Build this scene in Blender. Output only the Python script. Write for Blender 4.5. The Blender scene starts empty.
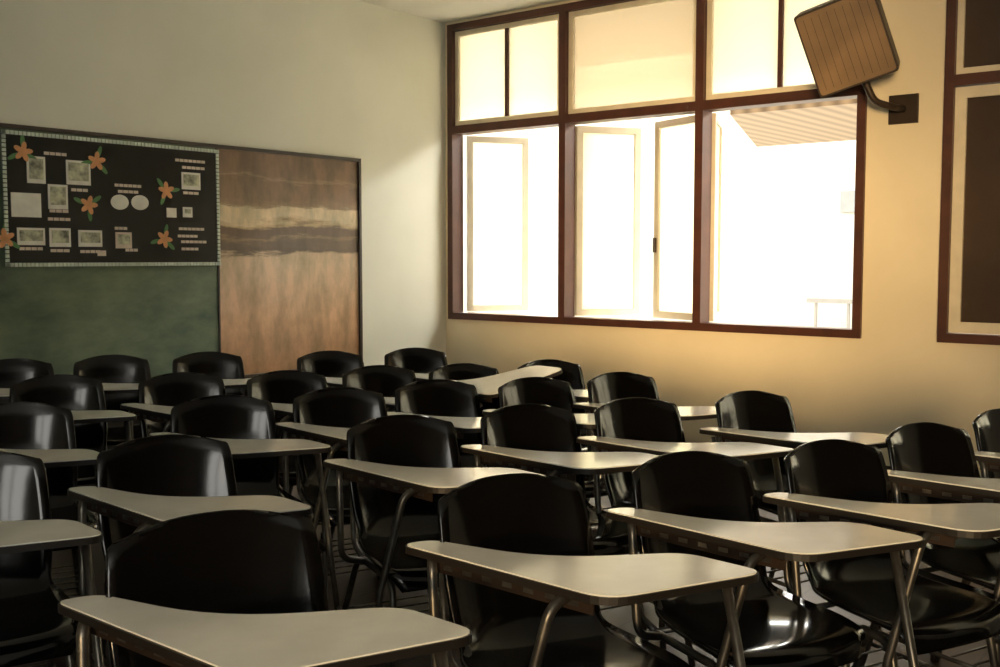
import bpy, bmesh, math, random
from mathutils import Vector, Matrix
random.seed(4)
S = bpy.context.scene
COL = S.collection

# ---------------------------------------------------------------- materials
def mat(name, col=(0.5,0.5,0.5), rough=0.5, metal=0.0, noise=0.0, nscale=6.0, spec=0.5, bump=0.0, coat=0.0):
    m = bpy.data.materials.new(name); m.use_nodes = True
    nt = m.node_tree; b = nt.nodes['Principled BSDF']
    b.inputs['Base Color'].default_value = (*col,1)
    b.inputs['Roughness'].default_value = rough
    b.inputs['Metallic'].default_value = metal
    b.inputs['Specular IOR Level'].default_value = spec
    b.inputs['Coat Weight'].default_value = coat
    tc = nt.nodes.new('ShaderNodeTexCoord')
    n = nt.nodes.new('ShaderNodeTexNoise'); n.inputs['Scale'].default_value = nscale
    n.inputs['Detail'].default_value = 6
    nt.links.new(tc.outputs['Object'], n.inputs['Vector'])
    r = nt.nodes.new('ShaderNodeValToRGB')
    r.color_ramp.elements[0].position=0.3; r.color_ramp.elements[1].position=0.7
    r.color_ramp.elements[0].color = (*[c*(1-noise) for c in col],1)
    r.color_ramp.elements[1].color = (*[min(1,c*(1+noise*0.4)) for c in col],1)
    nt.links.new(n.outputs['Fac'], r.inputs['Fac'])
    nt.links.new(r.outputs['Color'], b.inputs['Base Color'])
    if bump>0:
        bp = nt.nodes.new('ShaderNodeBump'); bp.inputs['Strength'].default_value=bump; bp.inputs['Distance'].default_value=0.01
        nt.links.new(n.outputs['Fac'], bp.inputs['Height']); nt.links.new(bp.outputs['Normal'], b.inputs['Normal'])
    return m

M_WALL  = mat('painted_plaster', (0.83,0.84,0.75), 0.75, noise=0.08, nscale=1.3)
M_BACK  = mat('darkened_back_wall', (0.09,0.06,0.035), 0.6, noise=0.3, nscale=2)  # unseen wall, colour darkened so chair reflections stay black; panelling is invented
M_WALLR = mat('glow_tinted_plaster_window_side', (0.82,0.74,0.56), 0.7, noise=0.10, nscale=1.3)  # warm tint in the colour stands in for golden window glow
M_CEIL  = mat('ceiling_paint', (0.84,0.84,0.80), 0.8, noise=0.06, nscale=2)
M_FRAME = mat('brown_window_wood', (0.075,0.025,0.015), 0.45, noise=0.3, nscale=9)
M_SASH  = mat('cream_window_wood', (0.72,0.66,0.52), 0.5, noise=0.12, nscale=8)
M_SASHO = mat('darkened_cream_casement_wood', (0.44,0.40,0.31), 0.5, noise=0.12, nscale=8)  # cream wood darkened in colour so outdoor light does not burn it out
M_SHELL = mat('black_fiberglass', (0.002,0.002,0.002), 0.13, noise=0.3, nscale=5, spec=0.6, bump=0.08)
M_STEEL = mat('worn_chrome_tube', (0.16,0.15,0.13), 0.35, metal=0.85, noise=0.4, nscale=25)
M_TAB   = mat('cream_laminate', (0.86,0.86,0.80), 0.15, noise=0.10, nscale=9)
M_TEDGE = mat('dark_edge_band', (0.012,0.010,0.008), 0.5, noise=0.2)
M_BRACK = mat('brown_steel_bracket', (0.035,0.022,0.014), 0.5, metal=0.3, noise=0.3)
M_BLACKF= mat('dark_board_frame', (0.022,0.012,0.008), 0.45, noise=0.3)
M_EXT   = mat('white_render', (0.38,0.37,0.33), 0.8, noise=0.05)
M_EXTG  = mat('bluegrey_glass', (0.17,0.18,0.18), 0.5, noise=0.1)
M_EXTR  = mat('grey_railing_paint', (0.20,0.19,0.17), 0.5, noise=0.1)
M_CONC  = mat('concrete', (0.34,0.31,0.26), 0.9, noise=0.15)

def nodemat(name):
    m = bpy.data.materials.new(name); m.use_nodes=True
    return m, m.node_tree, m.node_tree.nodes['Principled BSDF']

# floor planks
M_FLOOR, nt, b = nodemat('dark_wood_planks')
tc = nt.nodes.new('ShaderNodeTexCoord')
br = nt.nodes.new('ShaderNodeTexBrick'); br.inputs['Scale'].default_value=1.0
br.inputs['Brick Width'].default_value=2.4; br.inputs['Row Height'].default_value=0.12; br.inputs['Mortar Size'].default_value=0.005
br.inputs['Color1'].default_value=(0.050,0.026,0.014,1); br.inputs['Color2'].default_value=(0.028,0.015,0.009,1); br.inputs['Mortar'].default_value=(0.003,0.002,0.001,1)
nz = nt.nodes.new('ShaderNodeTexNoise'); nz.inputs['Scale'].default_value=5
mx = nt.nodes.new('ShaderNodeMix'); mx.data_type='RGBA'; mx.blend_type='MULTIPLY'; mx.inputs['Factor'].default_value=0.5
nt.links.new(tc.outputs['Object'], br.inputs['Vector']); nt.links.new(tc.outputs['Object'], nz.inputs['Vector'])
nt.links.new(br.outputs['Color'], mx.inputs['A']); nt.links.new(nz.outputs['Color'], mx.inputs['B'])
nt.links.new(mx.outputs['Result'], b.inputs['Base Color']); b.inputs['Roughness'].default_value=0.42

# green chalkboard
M_GREEN, nt, b = nodemat('green_chalkboard')
tc = nt.nodes.new('ShaderNodeTexCoord'); nz = nt.nodes.new('ShaderNodeTexNoise'); nz.inputs['Scale'].default_value=2.6; nz.inputs['Detail'].default_value=9; nz.inputs['Roughness'].default_value=0.62
mp = nt.nodes.new('ShaderNodeMapping'); mp.inputs['Scale'].default_value=(0.8,1,1.6)
rp = nt.nodes.new('ShaderNodeValToRGB'); rp.color_ramp.elements[0].color=(0.050,0.095,0.060,1); rp.color_ramp.elements[1].color=(0.20,0.26,0.16,1)
rp.color_ramp.elements[0].position=0.35; rp.color_ramp.elements[1].position=0.75
nt.links.new(tc.outputs['Object'], mp.inputs['Vector']); nt.links.new(mp.outputs['Vector'], nz.inputs['Vector'])
nt.links.new(nz.outputs['Fac'], rp.inputs['Fac']); nt.links.new(rp.outputs['Color'], b.inputs['Base Color']); b.inputs['Roughness'].default_value=0.55

# worn brown panel : horizontal bands of peeled paper
M_PANEL, nt, b = nodemat('worn_brown_board')
tc = nt.nodes.new('ShaderNodeTexCoord')
sep = nt.nodes.new('ShaderNodeSeparateXYZ'); nt.links.new(tc.outputs['Object'], sep.inputs['Vector'])
mp = nt.nodes.new('ShaderNodeMapping'); mp.inputs['Scale'].default_value=(1.2,1,7); nt.links.new(tc.outputs['Object'], mp.inputs['Vector'])
nz = nt.nodes.new('ShaderNodeTexNoise'); nz.inputs['Scale'].default_value=1.5; nz.inputs['Detail'].default_value=9; nz.inputs['Roughness'].default_value=0.65; nt.links.new(mp.outputs['Vector'], nz.inputs['Vector'])
ma = nt.nodes.new('ShaderNodeMath'); ma.operation='MULTIPLY_ADD'; ma.inputs[1].default_value=0.24; ma.inputs[2].default_value=-0.12
nt.links.new(nz.outputs['Fac'], ma.inputs[0])
ad = nt.nodes.new('ShaderNodeMath'); ad.operation='ADD'; nt.links.new(sep.outputs['Z'], ad.inputs[0]); nt.links.new(ma.outputs[0], ad.inputs[1])
mr = nt.nodes.new('ShaderNodeMapRange'); mr.inputs['From Min'].default_value=0.56; mr.inputs['From Max'].default_value=1.96; nt.links.new(ad.outputs[0], mr.inputs['Value'])
rp = nt.nodes.new('ShaderNodeValToRGB'); e = rp.color_ramp.elements
stops=[(0.0,(0.38,0.21,0.11)),(0.25,(0.60,0.38,0.24)),(0.50,(0.64,0.49,0.36)),(0.545,(0.60,0.46,0.33)),(0.56,(0.12,0.084,0.058)),(0.61,(0.17,0.12,0.082)),(0.622,(0.30,0.21,0.14)),(0.635,(0.16,0.11,0.074)),(0.665,(0.17,0.11,0.075)),(0.68,(0.56,0.42,0.26)),(0.70,(0.78,0.66,0.49)),(0.755,(0.74,0.62,0.45)),(0.767,(0.33,0.23,0.15)),(0.80,(0.26,0.17,0.11)),(0.875,(0.25,0.16,0.105)),(0.885,(0.38,0.27,0.19)),(0.90,(0.25,0.16,0.105)),(1.0,(0.21,0.13,0.085))]
e[0].position=stops[0][0]; e[0].color=(*stops[0][1],1); e[1].position=1.0; e[1].color=(*stops[-1][1],1)
for p,c in stops[1:-1]:
    q=e.new(p); q.color=(*c,1)
nt.links.new(mr.outputs['Result'], rp.inputs['Fac'])
mp2 = nt.nodes.new('ShaderNodeMapping'); mp2.inputs['Scale'].default_value=(2.4,1,1.0); nt.links.new(tc.outputs['Object'], mp2.inputs['Vector'])
nz2 = nt.nodes.new('ShaderNodeTexNoise'); nz2.inputs['Scale'].default_value=3.0; nz2.inputs['Detail'].default_value=9; nz2.inputs['Roughness'].default_value=0.65; nt.links.new(mp2.outputs['Vector'], nz2.inputs['Vector'])
r2 = nt.nodes.new('ShaderNodeValToRGB'); r2.color_ramp.elements[0].color=(0.45,0.48,0.36,1); r2.color_ramp.elements[1].color=(1.15,1.08,1.0,1)
r2.color_ramp.elements[0].position=0.32; r2.color_ramp.elements[1].position=0.62
nt.links.new(nz2.outputs['Fac'], r2.inputs['Fac'])
mx = nt.nodes.new('ShaderNodeMix'); mx.data_type='RGBA'; mx.blend_type='MULTIPLY'; mx.inputs['Factor'].default_value=0.85
nt.links.new(rp.outputs['Color'], mx.inputs['A']); nt.links.new(r2.outputs['Color'], mx.inputs['B']); nt.links.new(mx.outputs['Result'], b.inputs['Base Color'])
b.inputs['Roughness'].default_value=0.5

# frosted / clear pane
def pane(name, col, transp, fcol=None):
    m = bpy.data.materials.new(name); m.use_nodes=True; nt=m.node_tree
    for n in list(nt.nodes): nt.nodes.remove(n)
    o=nt.nodes.new('ShaderNodeOutputMaterial'); t=nt.nodes.new('ShaderNodeBsdfTransparent'); t.inputs['Color'].default_value=(*col,1)
    tl=nt.nodes.new('ShaderNodeBsdfTranslucent'); tl.inputs['Color'].default_value=(*col,1)
    g=nt.nodes.new('ShaderNodeBsdfGlossy'); g.inputs['Roughness'].default_value=0.1
    a=nt.nodes.new('ShaderNodeMixShader'); a.inputs[0].default_value=transp
    nt.links.new(tl.outputs[0],a.inputs[1]); nt.links.new(t.outputs[0],a.inputs[2])
    c=nt.nodes.new('ShaderNodeMixShader'); c.inputs[0].default_value=0.04
    nt.links.new(a.outputs[0],c.inputs[1]); nt.links.new(g.outputs[0],c.inputs[2]); nt.links.new(c.outputs[0],o.inputs['Surface'])
    return m
M_FROST = pane('frosted_glass',(0.90,0.88,0.78),0.15)
M_CLEAR = pane('dusty_glass',(0.76,0.71,0.61),0.55)
M_DARKP = mat('brown_shuttered_pane',(0.052,0.030,0.016),0.4,noise=0.35,nscale=2)

# corrugated soffit
M_SOFF, nt, b = nodemat('corrugated_soffit')
tc=nt.nodes.new('ShaderNodeTexCoord'); wv=nt.nodes.new('ShaderNodeTexWave'); wv.inputs['Scale'].default_value=2.2; wv.bands_direction='Y'
rp=nt.nodes.new('ShaderNodeValToRGB'); rp.color_ramp.elements[0].color=(0.15,0.10,0.055,1); rp.color_ramp.elements[1].color=(0.30,0.21,0.125,1)
nt.links.new(tc.outputs['Object'],wv.inputs['Vector']); nt.links.new(wv.outputs['Fac'],rp.inputs['Fac']); nt.links.new(rp.outputs['Color'],b.inputs['Base Color'])
M_EAVE = mat('painted_eave_boards',(0.50,0.41,0.30),0.8,noise=0.1)

# ---------------------------------------------------------------- mesh helpers
def box(bm,x0,x1,y0,y1,z0,z1,mi=0,M=None):
    vs=[bm.verts.new(Vector(p)) for p in ((x0,y0,z0),(x1,y0,z0),(x1,y1,z0),(x0,y1,z0),(x0,y0,z1),(x1,y0,z1),(x1,y1,z1),(x0,y1,z1))]
    if M is not None:
        for v in vs: v.co = M @ v.co
    for f in ((3,2,1,0),(4,5,6,7),(0,1,5,4),(1,2,6,5),(2,3,7,6),(3,0,4,7)):
        fc=bm.faces.new([vs[i] for i in f]); fc.material_index=mi
def tube(bm,pts,r,mi=0,seg=8,fillet=0.0):
    pts=[Vector(p) for p in pts]
    if fillet>0:
        out=[pts[0]]
        for i in range(1,len(pts)-1):
            a,p,c=pts[i-1],pts[i],pts[i+1]
            da=(a-p); dc=(c-p); f=min(fillet,da.length*0.45,dc.length*0.45)
            A=p+da.normalized()*f; C_=p+dc.normalized()*f
            for k in range(6):
                t=k/5; out.append((1-t)**2*A+2*t*(1-t)*p+t*t*C_)
        out.append(pts[-1]); pts=out
    rings=[]; n=None
    for i,p in enumerate(pts):
        t=(pts[min(i+1,len(pts)-1)]-pts[max(i-1,0)]).normalized()
        if n is None:
            n=t.orthogonal().normalized()
        else:
            n=(n-t*n.dot(t)).normalized()
        bb=t.cross(n)
        rings.append([bm.verts.new(p+r*(math.cos(2*math.pi*k/seg)*n+math.sin(2*math.pi*k/seg)*bb)) for k in range(seg)])
    for i in range(len(rings)-1):
        for k in range(seg):
            f=bm.faces.new((rings[i][k],rings[i][(k+1)%seg],rings[i+1][(k+1)%seg],rings[i+1][k])); f.smooth=True; f.material_index=mi
    f=bm.faces.new(rings[0][::-1]); f.material_index=mi
    f=bm.faces.new(rings[-1]); f.material_index=mi
def roundpoly(pts,rad,n=6):
    out=[]; L=len(pts)
    for i in range(L):
        p=Vector(pts[i]); a=Vector(pts[i-1]); c=Vector(pts[(i+1)%L]); r=rad[i] if isinstance(rad,(list,tuple)) else rad
        da=a-p; dc=c-p; f=min(r,da.length*0.48,dc.length*0.48)
        A=p+da.normalized()*f; C_=p+dc.normalized()*f
        for k in range(n):
            t=k/(n-1); out.append((1-t)**2*A+2*t*(1-t)*p+t*t*C_)
    return out
def prism(bm,poly,z0,z1,mt,ms,mb,M=None,bev=0.0):
    c=sum(poly,Vector((0,0)))/len(poly)
    def ring(z,ins):
        r=[]
        for p in poly:
            d=(c-p); q=p+d.normalized()*ins if ins else p
            v=Vector((q.x,q.y,z)); 
            if M is not None: v=M@v
            r.append(bm.verts.new(v))
        return r
    R=[ring(z0,0),ring(z1-bev,0)]+([ring(z1,bev)] if bev>0 else [])
    for a,b_ in zip(R[:-1],R[1:]):
        for k in range(len(poly)):
            f=bm.faces.new((a[k],a[(k+1)%len(poly)],b_[(k+1)%len(poly)],b_[k])); f.material_index=ms
    f=bm.faces.new(R[0][::-1]); f.material_index=mb
    f=bm.faces.new(R[-1]); f.material_index=mt
def make(name,bm,mats,parent=None,loc=None):
    bmesh.ops.recalc_face_normals(bm,faces=bm.faces)
    me=bpy.data.meshes.new(name); bm.to_mesh(me); bm.free()
    for m in mats: me.materials.append(m)
    o=bpy.data.objects.new(name,me); COL.objects.link(o)
    if parent: o.parent=parent
    if loc: o.location=loc
    return o
def empty(name,loc=(0,0,0)):
    e=bpy.data.objects.new(name,None); COL.objects.link(e); e.location=loc; e.empty_display_size=0.2; return e

# ---------------------------------------------------------------- room shell
H=3.07; XL=-8.6; YB=-9.0; T=0.14
bm=bmesh.new(); box(bm,XL,T,YB,T,-0.1,0); make('floor',bm,[M_FLOOR])
bm=bmesh.new(); box(bm,XL,T,YB,T,H,H+0.1); make('ceiling',bm,[M_CEIL])
bm=bmesh.new(); box(bm,XL,T,0,T,0,H); make('wall_blackboard',bm,[M_WALL])
SILL=0.83; WT=3.045; TR=2.26
W3=(-7.9,-5.4); Z3=(0.95,2.9)  # unseen window, added to let warm light reach the opposite wall
bm=bmesh.new()
box(bm,XL-T,XL,YB,T,0,Z3[0]); box(bm,XL-T,XL,YB,T,Z3[1],H)
box(bm,XL-T,XL,YB,W3[0],Z3[0],Z3[1]); box(bm,XL-T,XL,W3[1],T,Z3[0],Z3[1])
make('wall_corridor_side',bm,[M_WALL])
bm=bmesh.new(); box(bm,XL,T,YB-T,YB,0,H); make('wall_back',bm,[M_BACK])
W1=(-3.23,-0.04); W2=(-6.85,-3.66)
bm=bmesh.new()
box(bm,0,T,YB,0,0,SILL)
box(bm,0,T,YB,0,WT,H)
box(bm,0,T,W1[1],0,SILL,WT)
box(bm,0,T,W2[1],W1[0],SILL,WT)
box(bm,0,T,YB,W2[0],SILL,WT)
make('wall_window_side',bm,[M_WALLR])
bm=bmesh.new(); box(bm,XL,-0.0,-0.015,0,0,0.10); make('baseboard_blackboard',bm,[M_BLACKF])
bm=bmesh.new(); box(bm,-0.015,0,YB,-0.02,0,0.10); make('baseboard_window_side',bm,[M_BLACKF])
bm=bmesh.new()
xa,xb=XL-0.10,XL+0.02
box(bm,xa,xb,W3[0],W3[1],Z3[0],Z3[0]+.05); box(bm,xa,xb,W3[0],W3[1],Z3[1]-.05,Z3[1])
for k in range(3):
    yy=W3[0]+.025+(W3[1]-W3[0]-.05)*k/2; box(bm,xa,xb,yy-.025,yy+.025,Z3[0]+.05,Z3[1]-.05)
make('added_light_window',bm,[M_FRAME])

# ---------------------------------------------------------------- windows
def window_frame(name,y0,y1):
    par=empty(name,(0,(y0+y1)/2,SILL)); off=Vector((0,(y0+y1)/2,SILL))
    bm=bmesh.new(); f=0.05
    xa,xb=-0.025,0.10
    box(bm,xa,xb,y0,y1,SILL,SILL+f); box(bm,xa,xb,y0,y1,WT-f,WT)
    box(bm,xa,xb,y0,y0+f,SILL+f,WT-f); box(bm,xa,xb,y1-f,y1,SILL+f,WT-f)
    box(bm,xa,xb,y0+f,y1-f,TR-0.03,TR+0.03)
    w=(y1-y0)/3
    for k in (1,2):
        box(bm,xa,xb,y0+k*w-0.028,y0+k*w+0.028,SILL+f,TR-0.03); box(bm,xa,xb,y0+k*w-0.028,y0+k*w+0.028,TR+0.03,WT-f)
    bmesh.ops.translate(bm,verts=bm.verts,vec=-off)
    make('frame',bm,[M_FRAME],par)
    return par,off
def sash(par,off,name,hy,sgn,width,ang,z0,z1,glass,x0=0.05):
    """casement hinged at y=hy, leaf extends sgn*y, opened outward by ang deg"""
    bm=bmesh.new(); t=0.018; s=0.045
    box(bm,-t,t,0,width,0,s); box(bm,-t,t,0,width,z1-z0-s,z1-z0)
    box(bm,-t,t,0,s,s,z1-z0-s); box(bm,-t,t,width-s,width,s,z1-z0-s)
    box(bm,-0.003,0.003,s,width-s,s,z1-z0-s,1)
    box(bm,-t-0.02,-t,width-s*0.7,width-s*0.3,0.45,0.55,2)
    o=make(name,bm,[M_SASHO,glass,M_BRACK],par,Vector((x0,hy,z0))-off)
    a=math.radians(ang)
    if sgn>0: o.rotation_euler[2]=-a
    else: o.rotation_euler[2]=math.pi+a
    return o
y0,y1=W1; w=(y1-y0)/3; f=0.05
p,off=window_frame('window_1',y0,y1)
zl,zh=SILL+f+0.005,TR-0.035
sw=(w-0.06)/2-0.004
sash(p,off,'casement_1',y1-f-0.03,-1,sw,58,zl,zh,M_CLEAR,0.11)
sash(p,off,'casement_2',y1-w+0.03,+1,sw,92,zl,zh,M_FROST,0.11)
sash(p,off,'casement_3',y1-w-0.03,-1,sw,58,zl,zh,M_FROST,0.11)
sash(p,off,'casement_4',y1-2*w+0.03,+1,sw,22,zl,zh,M_FROST,0.11)
sash(p,off,'casement_5',y1-2*w-0.03,-1,sw,112,zl,zh,M_FROST,0.11)
sash(p,off,'casement_6',y0+0.03,+1,sw,100,zl,zh,M_FROST,0.11)
def fixed(par,off,name,ya,yb,z0,z1,glass,split=False,s=0.035,fm=None):
    bm=bmesh.new(); t=0.02; x=0.03
    box(bm,x-t,x+t,ya,yb,z0,z0+s); box(bm,x-t,x+t,ya,yb,z1-s,z1)
    box(bm,x-t,x+t,ya,ya+s,z0+s,z1-s); box(bm,x-t,x+t,yb-s,yb,z0+s,z1-s)
    if split: box(bm,x-t,x+t,(ya+yb)/2-s*0.4,(ya+yb)/2+s*0.4,z0+s,z1-s,2)
    box(bm,x-0.003,x+0.003,ya+s,yb-s,z0+s,z1-s,1)
    bmesh.ops.translate(bm,verts=bm.verts,vec=-off)
    make(name,bm,[fm or M_SASH,glass,M_FRAME],par)
zt0,zt1=TR+0.032,WT-f-0.002
fixed(p,off,'transom_1',y1-w+0.03,y1-f,zt0,zt1,M_FROST,True)
fixed(p,off,'transom_2',y1-2*w+0.03,y1-w-0.03,zt0,zt1,M_CLEAR)
fixed(p,off,'transom_3',y0+f,y1-2*w-0.03,zt0,zt1,M_FROST,True)
y0,y1=W2; w=(y1-y0)/3
p,off=window_frame('window_2',y0,y1)
for k in range(3):
    ya=y1-(k+1)*w+0.03+(0.02 if k==2 else 0); yb=y1-k*w-0.03-(0.02 if k==0 else 0)
    fixed(p,off,'transom_%d'%(k+1),ya,yb,zt0,zt1,M_DARKP if k<1 else M_FROST)
    ym=(ya+yb)/2
    g=M_DARKP if k<1 else M_FROST
    fixed(p,off,'casement_%da'%(k+1),ya,ym-0.002,zl,zh,g,s=0.06)
    fixed(p,off,'casement_%db'%(k+1),ym+0.002,yb,zl,zh,g,s=0.06)

# ---------------------------------------------------------------- blackboard on wall y=0
bx0,bx1,bz0,bz1=-4.45,-0.95,0.563,1.962; XD=-2.127
par=empty('chalkboard',(-2.7,-0.02,1.26)); o3=Vector((-2.7,-0.02,1.26))
def part(name,mats,fn,par=par,o3=o3):
    bm=bmesh.new(); fn(bm); bmesh.ops.translate(bm,verts=bm.verts,vec=-o3); return make(name,bm,mats,par)
g=part('green_panel',[M_GREEN],lambda bm: box(bm,bx0,XD,-0.025,0,bz0,bz1))
bm=bmesh.new(); box(bm,XD,bx1,-0.025,0,bz0,bz1)
g=make('brown_panel',bm,[M_PANEL],par,-o3)
def fr(bm):
    s=0.022
    box(bm,bx0-s,bx1+s,-0.04,0,bz1,bz1+s); box(bm,bx0-s,bx1+s,-0.05,0,bz0-s,bz0)
    box(bm,bx0-s,bx0,-0.04,0,bz0,bz1); box(bm,bx1,bx1+s,-0.04,0,bz0,bz1); box(bm,XD-0.006,XD+0.006,-0.032,-0.02,bz0,bz1)
part('frame',[M_BLACKF],fr)

# bulletin board mounted on the chalkboard (part of the same wall unit)
nx0,nx1,nz0,nz1=-3.446,XD-0.006,1.262,1.940
M_NB=mat('black_display_board',(0.004,0.005,0.004),0.35,noise=0.3,nscale=5,spec=0.2)
M_TRIM=mat('silver_scallop_trim',(0.64,0.74,0.66),0.4,noise=0.2,nscale=30)
M_CARD=mat('paper_card',(0.84,0.84,0.78),0.7,noise=0.1,nscale=20)
M_PHOTO=mat('printed_photo',(0.54,0.56,0.42),0.5,noise=0.8,nscale=28)
M_PINK=mat('pale_label',(0.72,0.63,0.55),0.7,noise=0.1,nscale=20)
M_ORANGE=mat('orange_paper_petal',(0.82,0.40,0.18),0.6,noise=0.2,nscale=20)
M_LEAF=mat('green_paper_leaf',(0.10,0.26,0.09),0.6,noise=0.2)
par2=empty('bulletin_board',(0,0,0)); par2.parent=par; par2.location=Vector((-2.79,-0.03,1.6))-o3; o2=Vector((-2.79,-0.03,1.6))
yF=-0.045
def nb(bm):
    box(bm,nx0,nx1,yF,-0.026,nz0,nz1,0)
    L=nx1-nx0
    k=int(L/0.022)
    for i in range(k+1):
        x=nx0+L*i/k
        for z in (nz0,nz1):
            box(bm,x-0.009,x+0.009,yF-0.006,yF,z-0.010,z+0.010,1)
    k=int((nz1-nz0)/0.022)
    for i in range(k+1):
        z=nz0+(nz1-nz0)*i/k
        for x in (nx0,nx1-0.004):
            box(bm,x-0.010,x+0.010,yF-0.006,yF,z-0.009,z+0.009,1)
part('board',[M_NB,M_TRIM],nb,par2,o2)
def bxz(px,py):
    t=(px-5)/212; x=nx0+(nx1-nx0)*(0.823*t+0.177*t*t)
    top=128+24*t; bot=258+7*t
    return x, nz1-(nz1-nz0)*(py-top)/(bot-top)
cards=[(37,166,.10,.14,0,1),(79,170,.14,.13,0,1),(58,193,.11,.13,0,1),(26,200,.16,.125,0,0),(30,231,.15,.09,0,1),(59,233,.12,.10,0,1),(89,235,.14,.09,0,1),
       (122,238,.10,.09,1,1),(190,181,.13,.10,0,1),(170,212,.065,.055,0,0),(186,212,.065,.06,0,1),(100,250,.05,.03,1,0)]
labels=[(57,151,.13),(80,187,.10),(59,207,.11),(59,215,.13),(30,243,.13),(59,246,.11),(89,248,.12),(128,184,.17),(128,190,.13),(190,161,.21),(193,168,.16),(190,193,.11),(190,229,.18),(186,236,.14),(192,242,.18),(188,249,.12),(130,248,.08),(120,226,.08)]
def cd(bm):
    for (px,py,w_,h_,a,ph) in cards:
        x,z=bxz(px,py)
        box(bm,x-w_/2,x+w_/2,yF-0.004,yF,z-h_/2,z+h_/2,0 if not a else 2)
        if ph: box(bm,x-w_/2+.012,x+w_/2-.012,yF-0.006,yF-0.004,z-h_/2+.022,z+h_/2-.012,1)
    for (px,py,w_) in labels:
        x,z=bxz(px,py)
        k=max(3,int(w_/0.028))
        for i in range(k):
            xa=x-w_/2+w_*i/k
            box(bm,xa,xa+w_/k-0.005,yF-0.004,yF,z-.008,z+.008,2)
    for px,py in ((119,200),(139,201)):
        x,z=bxz(px,py)
        poly=[Vector((x+.055*math.cos(a*math.pi/10),z+.042*math.sin(a*math.pi/10))) for a in range(20)]
        Mx=Matrix(((1,0,0,0),(0,0,-1,yF),(0,1,0,0),(0,0,0,1)))
        prism(bm,poly,0,0.005,0,0,0,Mx)
part('cards',[M_CARD,M_PHOTO,M_PINK],cd,par2,o2)
def fl(bm):
    q_=0.78
    for px,py in ((24,148),(97,159),(88,202),(165,190),(162,238),(3,232)):
        x,z=bxz(px,py)
        for k in range(5):
            a=2*math.pi*k/5+px
            c=Vector((x+q_*.035*math.cos(a),z+q_*.035*math.sin(a)))
            poly=[Vector((c.x+q_*(.034*math.cos(q)*math.cos(a)-.018*math.sin(q)*math.sin(a)), c.y+q_*(.034*math.cos(q)*math.sin(a)+.018*math.sin(q)*math.cos(a)))) for q in [2*math.pi*i/10 for i in range(10)]]
            Mx=Matrix(((1,0,0,0),(0,0,-1,yF-0.004),(0,1,0,0),(0,0,0,1)))
            prism(bm,poly,0,0.004,0,0,0,Mx)
        for k in range(3):
            a=2*math.pi*k/3+0.6+px
            c=Vector((x+.06*math.cos(a),z+.055*math.sin(a)))
            poly=[Vector((c.x+.034*math.cos(q)*math.cos(a)-.012*math.sin(q)*math.sin(a), c.y+.034*math.cos(q)*math.sin(a)+.012*math.sin(q)*math.cos(a))) for q in [2*math.pi*i/10 for i in range(10)]]
            Mx=Matrix(((1,0,0,0),(0,0,-1,yF-0.001),(0,1,0,0),(0,0,0,1)))
            prism(bm,poly,0,0.004,1,1,1,Mx)
part('paper_flowers',[M_ORANGE,M_LEAF],fl,par2,o2)

# ---------------------------------------------------------------- tablet-arm chairs
def catmull(P,n):
    out=[]
    for i in range(len(P)-1):
        p0=P[max(i-1,0)];p1=P[i];p2=P[i+1];p3=P[min(i+2,len(P)-1)]
        for k in range(n):
            t=k/n
            out.append([0.5*((2*b)+(-a+c)*t+(2*a-5*b+4*c-d)*t*t+(-a+3*b-3*c+d)*t**3) for a,b,c,d in zip(p0,p1,p2,p3)])
    out.append(list(P[-1])); return out
# y, z, half width, forward curl of sides, up curl of sides
PROF=[(0.000,0.800,0.152,0.030,-0.024),(-0.003,0.787,0.174,0.034,-0.018),(-0.012,0.75,0.184,0.042,-0.006),(-0.026,0.67,0.189,0.050,0),(-0.044,0.60,0.190,0.053,0),
      (-0.062,0.53,0.186,0.053,0.0),(-0.082,0.475,0.180,0.05,0.01),(-0.118,0.435,0.182,0.03,0.03),(-0.18,0.415,0.195,0.0,0.035),(-0.27,0.412,0.208,0,0.03),
      (-0.36,0.420,0.212,0,0.018),(-0.43,0.424,0.205,0,0.004),(-0.47,0.410,0.19,-0.02,-0.004),(-0.485,0.385,0.17,-0.03,-0.004)]
def shell(bm,mi):
    P=catmull(PROF,3); nu=15; G=[]
    for (y,z,hw,cf,cu) in P:
        row=[]
        for j in range(nu):
            s=-1+2*j/(nu-1)
            row.append(Vector((s*hw,y-cf*abs(s)**2.2,z+cu*abs(s)**2.4)))
        G.append(row)
    n=len(G)
    def nrm(i,j):
        a=G[min(i+1,n-1)][j]-G[max(i-1,0)][j]; b=G[i][min(j+1,nu-1)]-G[i][max(j-1,0)]
        return a.cross(b).normalized()
    F=[[bm.verts.new(G[i][j]) for j in range(nu)] for i in range(n)]
    B=[[bm.verts.new(G[i][j]-nrm(i,j)*-0.009) for j in range(nu)] for i in range(n)]
    def q(a,b,c,d):
        f=bm.faces.new((a,b,c,d)); f.smooth=True; f.material_index=mi
    for i in range(n-1):
        for j in range(nu-1):
            q(F[i][j],F[i][j+1],F[i+1][j+1],F[i+1][j]); q(B[i][j],B[i+1][j],B[i+1][j+1],B[i][j+1])
        q(F[i][0],F[i+1][0],B[i+1][0],B[i][0]); q(F[i][-1],B[i][-1],B[i+1][-1],F[i+1][-1])
    for j in range(nu-1):
        q(F[0][j],B[0][j],B[0][j+1],F[0][j+1]); q(F[-1][j],F[-1][j+1],B[-1][j+1],B[-1][j])
TABZ=0.68
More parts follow.
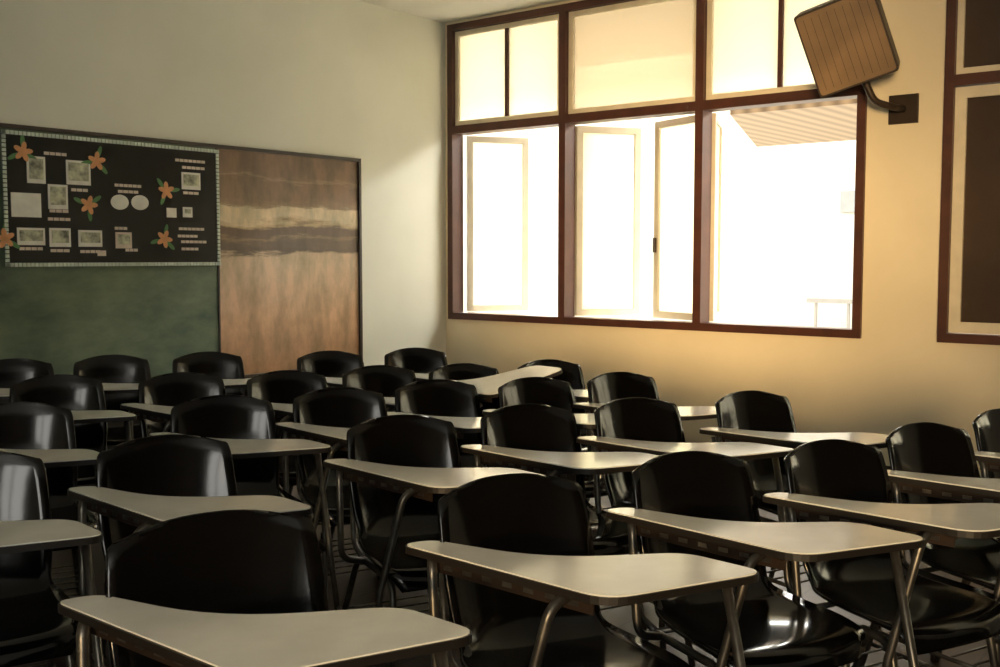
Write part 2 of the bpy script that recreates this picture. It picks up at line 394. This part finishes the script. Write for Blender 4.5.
def build_chair(name,tilt=False):
    bm=bmesh.new()
    shell(bm,0)
    r=0.0105
    for s in (-1,1):
        tube(bm,[(s*0.205,-0.47,0),(s*0.175,-0.40,0.392),(s*0.165,-0.10,0.392),(s*0.205,0.06,0)],r,1,8,0.05)
        tube(bm,[(s*0.165,-0.13,0.394),(s*0.165,-0.055,0.42),(s*0.150,-0.005,0.64)],0.009,1,8,0.04)
        tube(bm,[(s*0.192,-0.433,0.20),(s*0.192,0.012,0.20)],0.007,1,6)
        for yy in (-0.47,0.06): tube(bm,[(s*0.205,yy,0.0),(s*0.2035,yy,0.03)],0.0135,2,8)
    tube(bm,[(-0.175,-0.38,0.392),(0.175,-0.38,0.392)],0.009,1,6)
    tube(bm,[(-0.168,-0.13,0.392),(0.168,-0.13,0.392)],0.009,1,6)
    for k in range(7):
        y=-0.42+k*0.07; tube(bm,[(-0.192,y,0.20),(0.192,y,0.20)],0.0035,1,5)
    M=Matrix.Identity(4)
    if tilt: M=Matrix.Translation((-0.25,-0.2,TABZ+0.02))@Matrix.Rotation(math.radians(-17),4,'Y')@Matrix.Rotation(math.radians(4),4,'X')@Matrix.Translation((0.25,0.2,-TABZ))
    tube(bm,[(-0.182,-0.42,0.29),(-0.235,-0.43,0.34),(-0.17,-0.47,TABZ-0.03),(-0.12,-0.46,TABZ-0.012)],r,1,8,0.04)
    tube(bm,[(-0.170,-0.16,0.392),(-0.245,-0.17,0.41),(-0.235,-0.13,TABZ-0.03),(-0.225,-0.11,TABZ-0.012)],r,1,8,0.04)
    tube(bm,[(0.235,-0.66,0.0),(0.20,-0.52,TABZ-0.014)],r,1,8)
    tube(bm,[(0.235,-0.66,0.0),(0.2337,-0.655,0.03)],0.0135,2,8)
    tube(bm,[(0.229,-0.634,0.115),(0.199,-0.449,0.115)],0.008,1,6)
    out=[(-0.265,-0.040),(-0.192,-0.040),(-0.065,-0.29),(0.195,-0.405),(0.240,-0.600),(-0.115,-0.570)]
    out=[Vector(p) for p in out][::-1]
    poly=roundpoly(out,[0.06,0.05,0.05,0.13,0.04,0.03],7)
    prism(bm,poly,TABZ-0.012,TABZ+0.003,3,3,3,M)
    ins=[]
    L=len(poly)
    for i in range(L):
        e1=(poly[(i+1)%L]-poly[i-1]); nn=Vector((-e1.y,e1.x)).normalized()
        ins.append(poly[i]+nn*0.004)
    prism(bm,ins,TABZ+0.0025,TABZ+0.006,4,4,3,M)
    D=Vector((0.155,-0.535,0)).normalized(); A=Vector((-0.205,-0.10,0))
    Bm=M@Matrix.Translation(A)@Matrix.Rotation(math.atan2(D.y,D.x),4,'Z')
    box(bm,0,0.42,-0.012,0.012,TABZ-0.018,TABZ-0.012,2,Bm)
    box(bm,0.0,0.42,-0.014,-0.011,TABZ-0.045,TABZ-0.012,2,Bm)
    for k in range(7):
        box(bm,0.03+k*0.055,0.055+k*0.055,-0.0155,-0.0140,TABZ-0.036,TABZ-0.026,1,Bm)
    box(bm,-0.12,0.21,-0.525,-0.500,TABZ-0.018,TABZ-0.012,2,M)
    bmesh.ops.recalc_face_normals(bm,faces=bm.faces)
    me=bpy.data.meshes.new(name); bm.to_mesh(me); bm.free()
    for m in (M_SHELL,M_STEEL,M_BRACK,M_TEDGE,M_TAB): me.materials.append(m)
    return me
ME=build_chair('tablet_arm_chair'); ME2=build_chair('tablet_arm_chair_raised',True)
pos=[(-3.557,-.284),(-3.137,-.473),(-2.722,-.704),(-2.277,-1.163),(-1.853,-1.388),
(-3.798,-1.137),(-3.417,-1.471),(-3.075,-1.758),(-2.665,-1.918),(-2.351,-2.167),(-1.947,-2.367),
(-4.338,-1.847),(-3.775,-2.242),(-3.354,-2.40),(-2.923,-2.508),(-2.607,-2.773),(-2.215,-2.946),
(-4.881,-2.668),(-4.418,-2.84),(-3.727,-3.088),(-3.28,-3.248),(-2.906,-3.445),(-2.47,-3.68),
(-4.890,-3.705),(-4.245,-3.93),(-3.729,-4.11),(-3.332,-4.325),(-2.86,-4.43),(-2.38,-4.545),
(-4.85,-1.62),(-4.33,-0.90)]
for i,(x,y) in enumerate(pos):
    o=bpy.data.objects.new('tablet_arm_chair',ME2 if i==9 else ME); COL.objects.link(o)
    o.location=(x,y,0); o.rotation_euler[2]=math.radians(-22+random.uniform(-2.5,2.5) + (2 if i==23 else 0))
    if i==23: o.scale=(1.12,1,1)
    if i==24: o.scale=(1.05,1,1)

# ---------------------------------------------------------------- wall speaker
R=Vector((.625,-.78,0)); Fw=Vector((.78,.625,0)); U=Vector((0,0,1))
M_WOODF=mat('woodgrain_speaker_front',(0.22,0.135,0.065),0.5,noise=0.3,nscale=4)
pl=Vector((-0.40,-3.25,2.455))
par3=empty('wall_speaker',pl)
n=(-Fw*0.90-U*0.30-R*0.36).normalized()
e1=(R*0.92+U*0.39); e1=(e1-n*e1.dot(n)).normalized(); e2=n.cross(e1).normalized()
MM=Matrix(((e1.x,e2.x,n.x,0),(e1.y,e2.y,n.y,0),(e1.z,e2.z,n.z,0),(0,0,0,1)))
bm=bmesh.new()
poly=roundpoly([Vector((-.215,-.235)),Vector((.215,-.235)),Vector((.215,.235)),Vector((-.215,.235))],0.02,4)
prism(bm,poly,-0.24,0.0,0,0,0,MM)
pin=[p*0.95 for p in poly]
prism(bm,pin,0.0,0.012,1,0,0,MM)
for k in range(9):
    x=-0.168+k*0.042; box(bm,x-0.0010,x+0.0010,-0.20,0.20,0.012,0.0130,0,MM)
make('cabinet',bm,[M_BRACK,M_WOODF],par3)
bm=bmesh.new()
def L(p): return Vector(p)-pl
a_=L((-0.02,-3.52,2.05)); b_=L((0,-3.36,2.21)); box(bm,a_.x,b_.x,a_.y,b_.y,a_.z,b_.z,0)
tube(bm,[L((-0.01,-3.44,2.13)),L((-0.13,-3.42,2.13)),L((-0.20,-3.34,2.16)),L((-0.28,-3.26,2.38))],0.02,0,8,0.04)
make('wall_bracket',bm,[M_BRACK],par3)

# ---------------------------------------------------------------- outside
bm=bmesh.new(); box(bm,T+0.3,40,-30,30,-0.45,-0.4); make('ground_outside',bm,[M_CONC])
bm=bmesh.new()
vs=[(1.6,-1.57),(4.0,-0.67),(4.0,-7.0),(1.6,-7.0)]
prism(bm,[Vector(v) for v in vs][::-1],2.42,2.50,0,0,0)
for yy in (-4,-6.9):
    tube(bm,[(3.9,yy,-0.4),(3.9,yy,2.42)],0.04,1,8)
make('walkway_roof',bm,[M_SOFF,M_EXT])
bm=bmesh.new()
prism(bm,[Vector(v) for v in ((T,-9),(1.2,-9),(1.2,3),(T,3))],0,0.05,0,0,0)
for v in bm.verts: v.co.z += 3.07-(v.co.x-T)*0.20
make('roof_eave',bm,[M_EAVE])
bm=bmesh.new()
box(bm,9,9.3,-14,16,-0.4,5.5,0)
box(bm,8.95,9.0,-4,0.35,1.95,2.25,1)
box(bm,8.4,8.5,-8,0.6,0.66,0.72,2)
box(bm,8.4,8.5,-8,0.6,0.1,0.14,2)
for k in range(19): box(bm,8.43,8.46,-8+k*0.47,-7.965+k*0.47,-0.4,0.66,2)
make('neighbouring_building',bm,[M_EXT,M_EXTG,M_EXTR])

# ---------------------------------------------------------------- lights
W=bpy.data.worlds.new('sky'); S.world=W; W.use_nodes=True; nt=W.node_tree
bg=nt.nodes['Background']; bg.inputs['Color'].default_value=(1.0,0.975,0.89,1)
tc=nt.nodes.new('ShaderNodeTexCoord'); sp=nt.nodes.new('ShaderNodeSeparateXYZ'); nt.links.new(tc.outputs['Generated'],sp.inputs['Vector'])
mr=nt.nodes.new('ShaderNodeMapRange'); mr.interpolation_type='SMOOTHSTEP'; mr.inputs['From Min'].default_value=-0.4; mr.inputs['From Max'].default_value=0.3
mr.inputs['To Min'].default_value=4.0; mr.inputs['To Max'].default_value=18.0
nt.links.new(sp.outputs['X'],mr.inputs['Value']); nt.links.new(mr.outputs['Result'],bg.inputs['Strength'])
for (a,b_,x,dx,z0,z1) in (W1+(T+0.02,-1,SILL,WT),W2+(T+0.02,-1,SILL,WT),W3+(XL-T-0.02,1,Z3[0],Z3[1])):
    l=bpy.data.lights.new('window_portal','AREA'); l.shape='RECTANGLE'; l.size=b_-a; l.size_y=z1-z0; l.cycles.is_portal=True
    o=bpy.data.objects.new('window_portal',l); COL.objects.link(o); o.location=(x,(a+b_)/2,(z0+z1)/2)
    o.rotation_euler=Vector((dx,0,0)).to_track_quat('-Z','Y').to_euler()
sd=bpy.data.lights.new('added_warm_sun','SUN'); sd.energy=4.8; sd.angle=0.26; sd.color=(1,0.64,0.27)  # warm sun added from behind for a golden glow on window wall
so=bpy.data.objects.new('added_warm_sun',sd); COL.objects.link(so); so.rotation_euler=Vector((1,0.50,-0.05)).to_track_quat('-Z','Y').to_euler()
so.location=(-14,-8,4)

# ---------------------------------------------------------------- camera
cd_=bpy.data.cameras.new('camera'); cam=bpy.data.objects.new('camera',cd_); COL.objects.link(cam)
cd_.sensor_width=36; cd_.lens=38.27; cd_.clip_start=0.02
cam.location=(-6.14,-5.444,1.3); cam.rotation_euler=(math.radians(85.91),0,math.radians(-51.34))
S.camera=cam
S.view_settings.view_transform='Standard'; S.view_settings.look='None'; S.view_settings.exposure=0.45
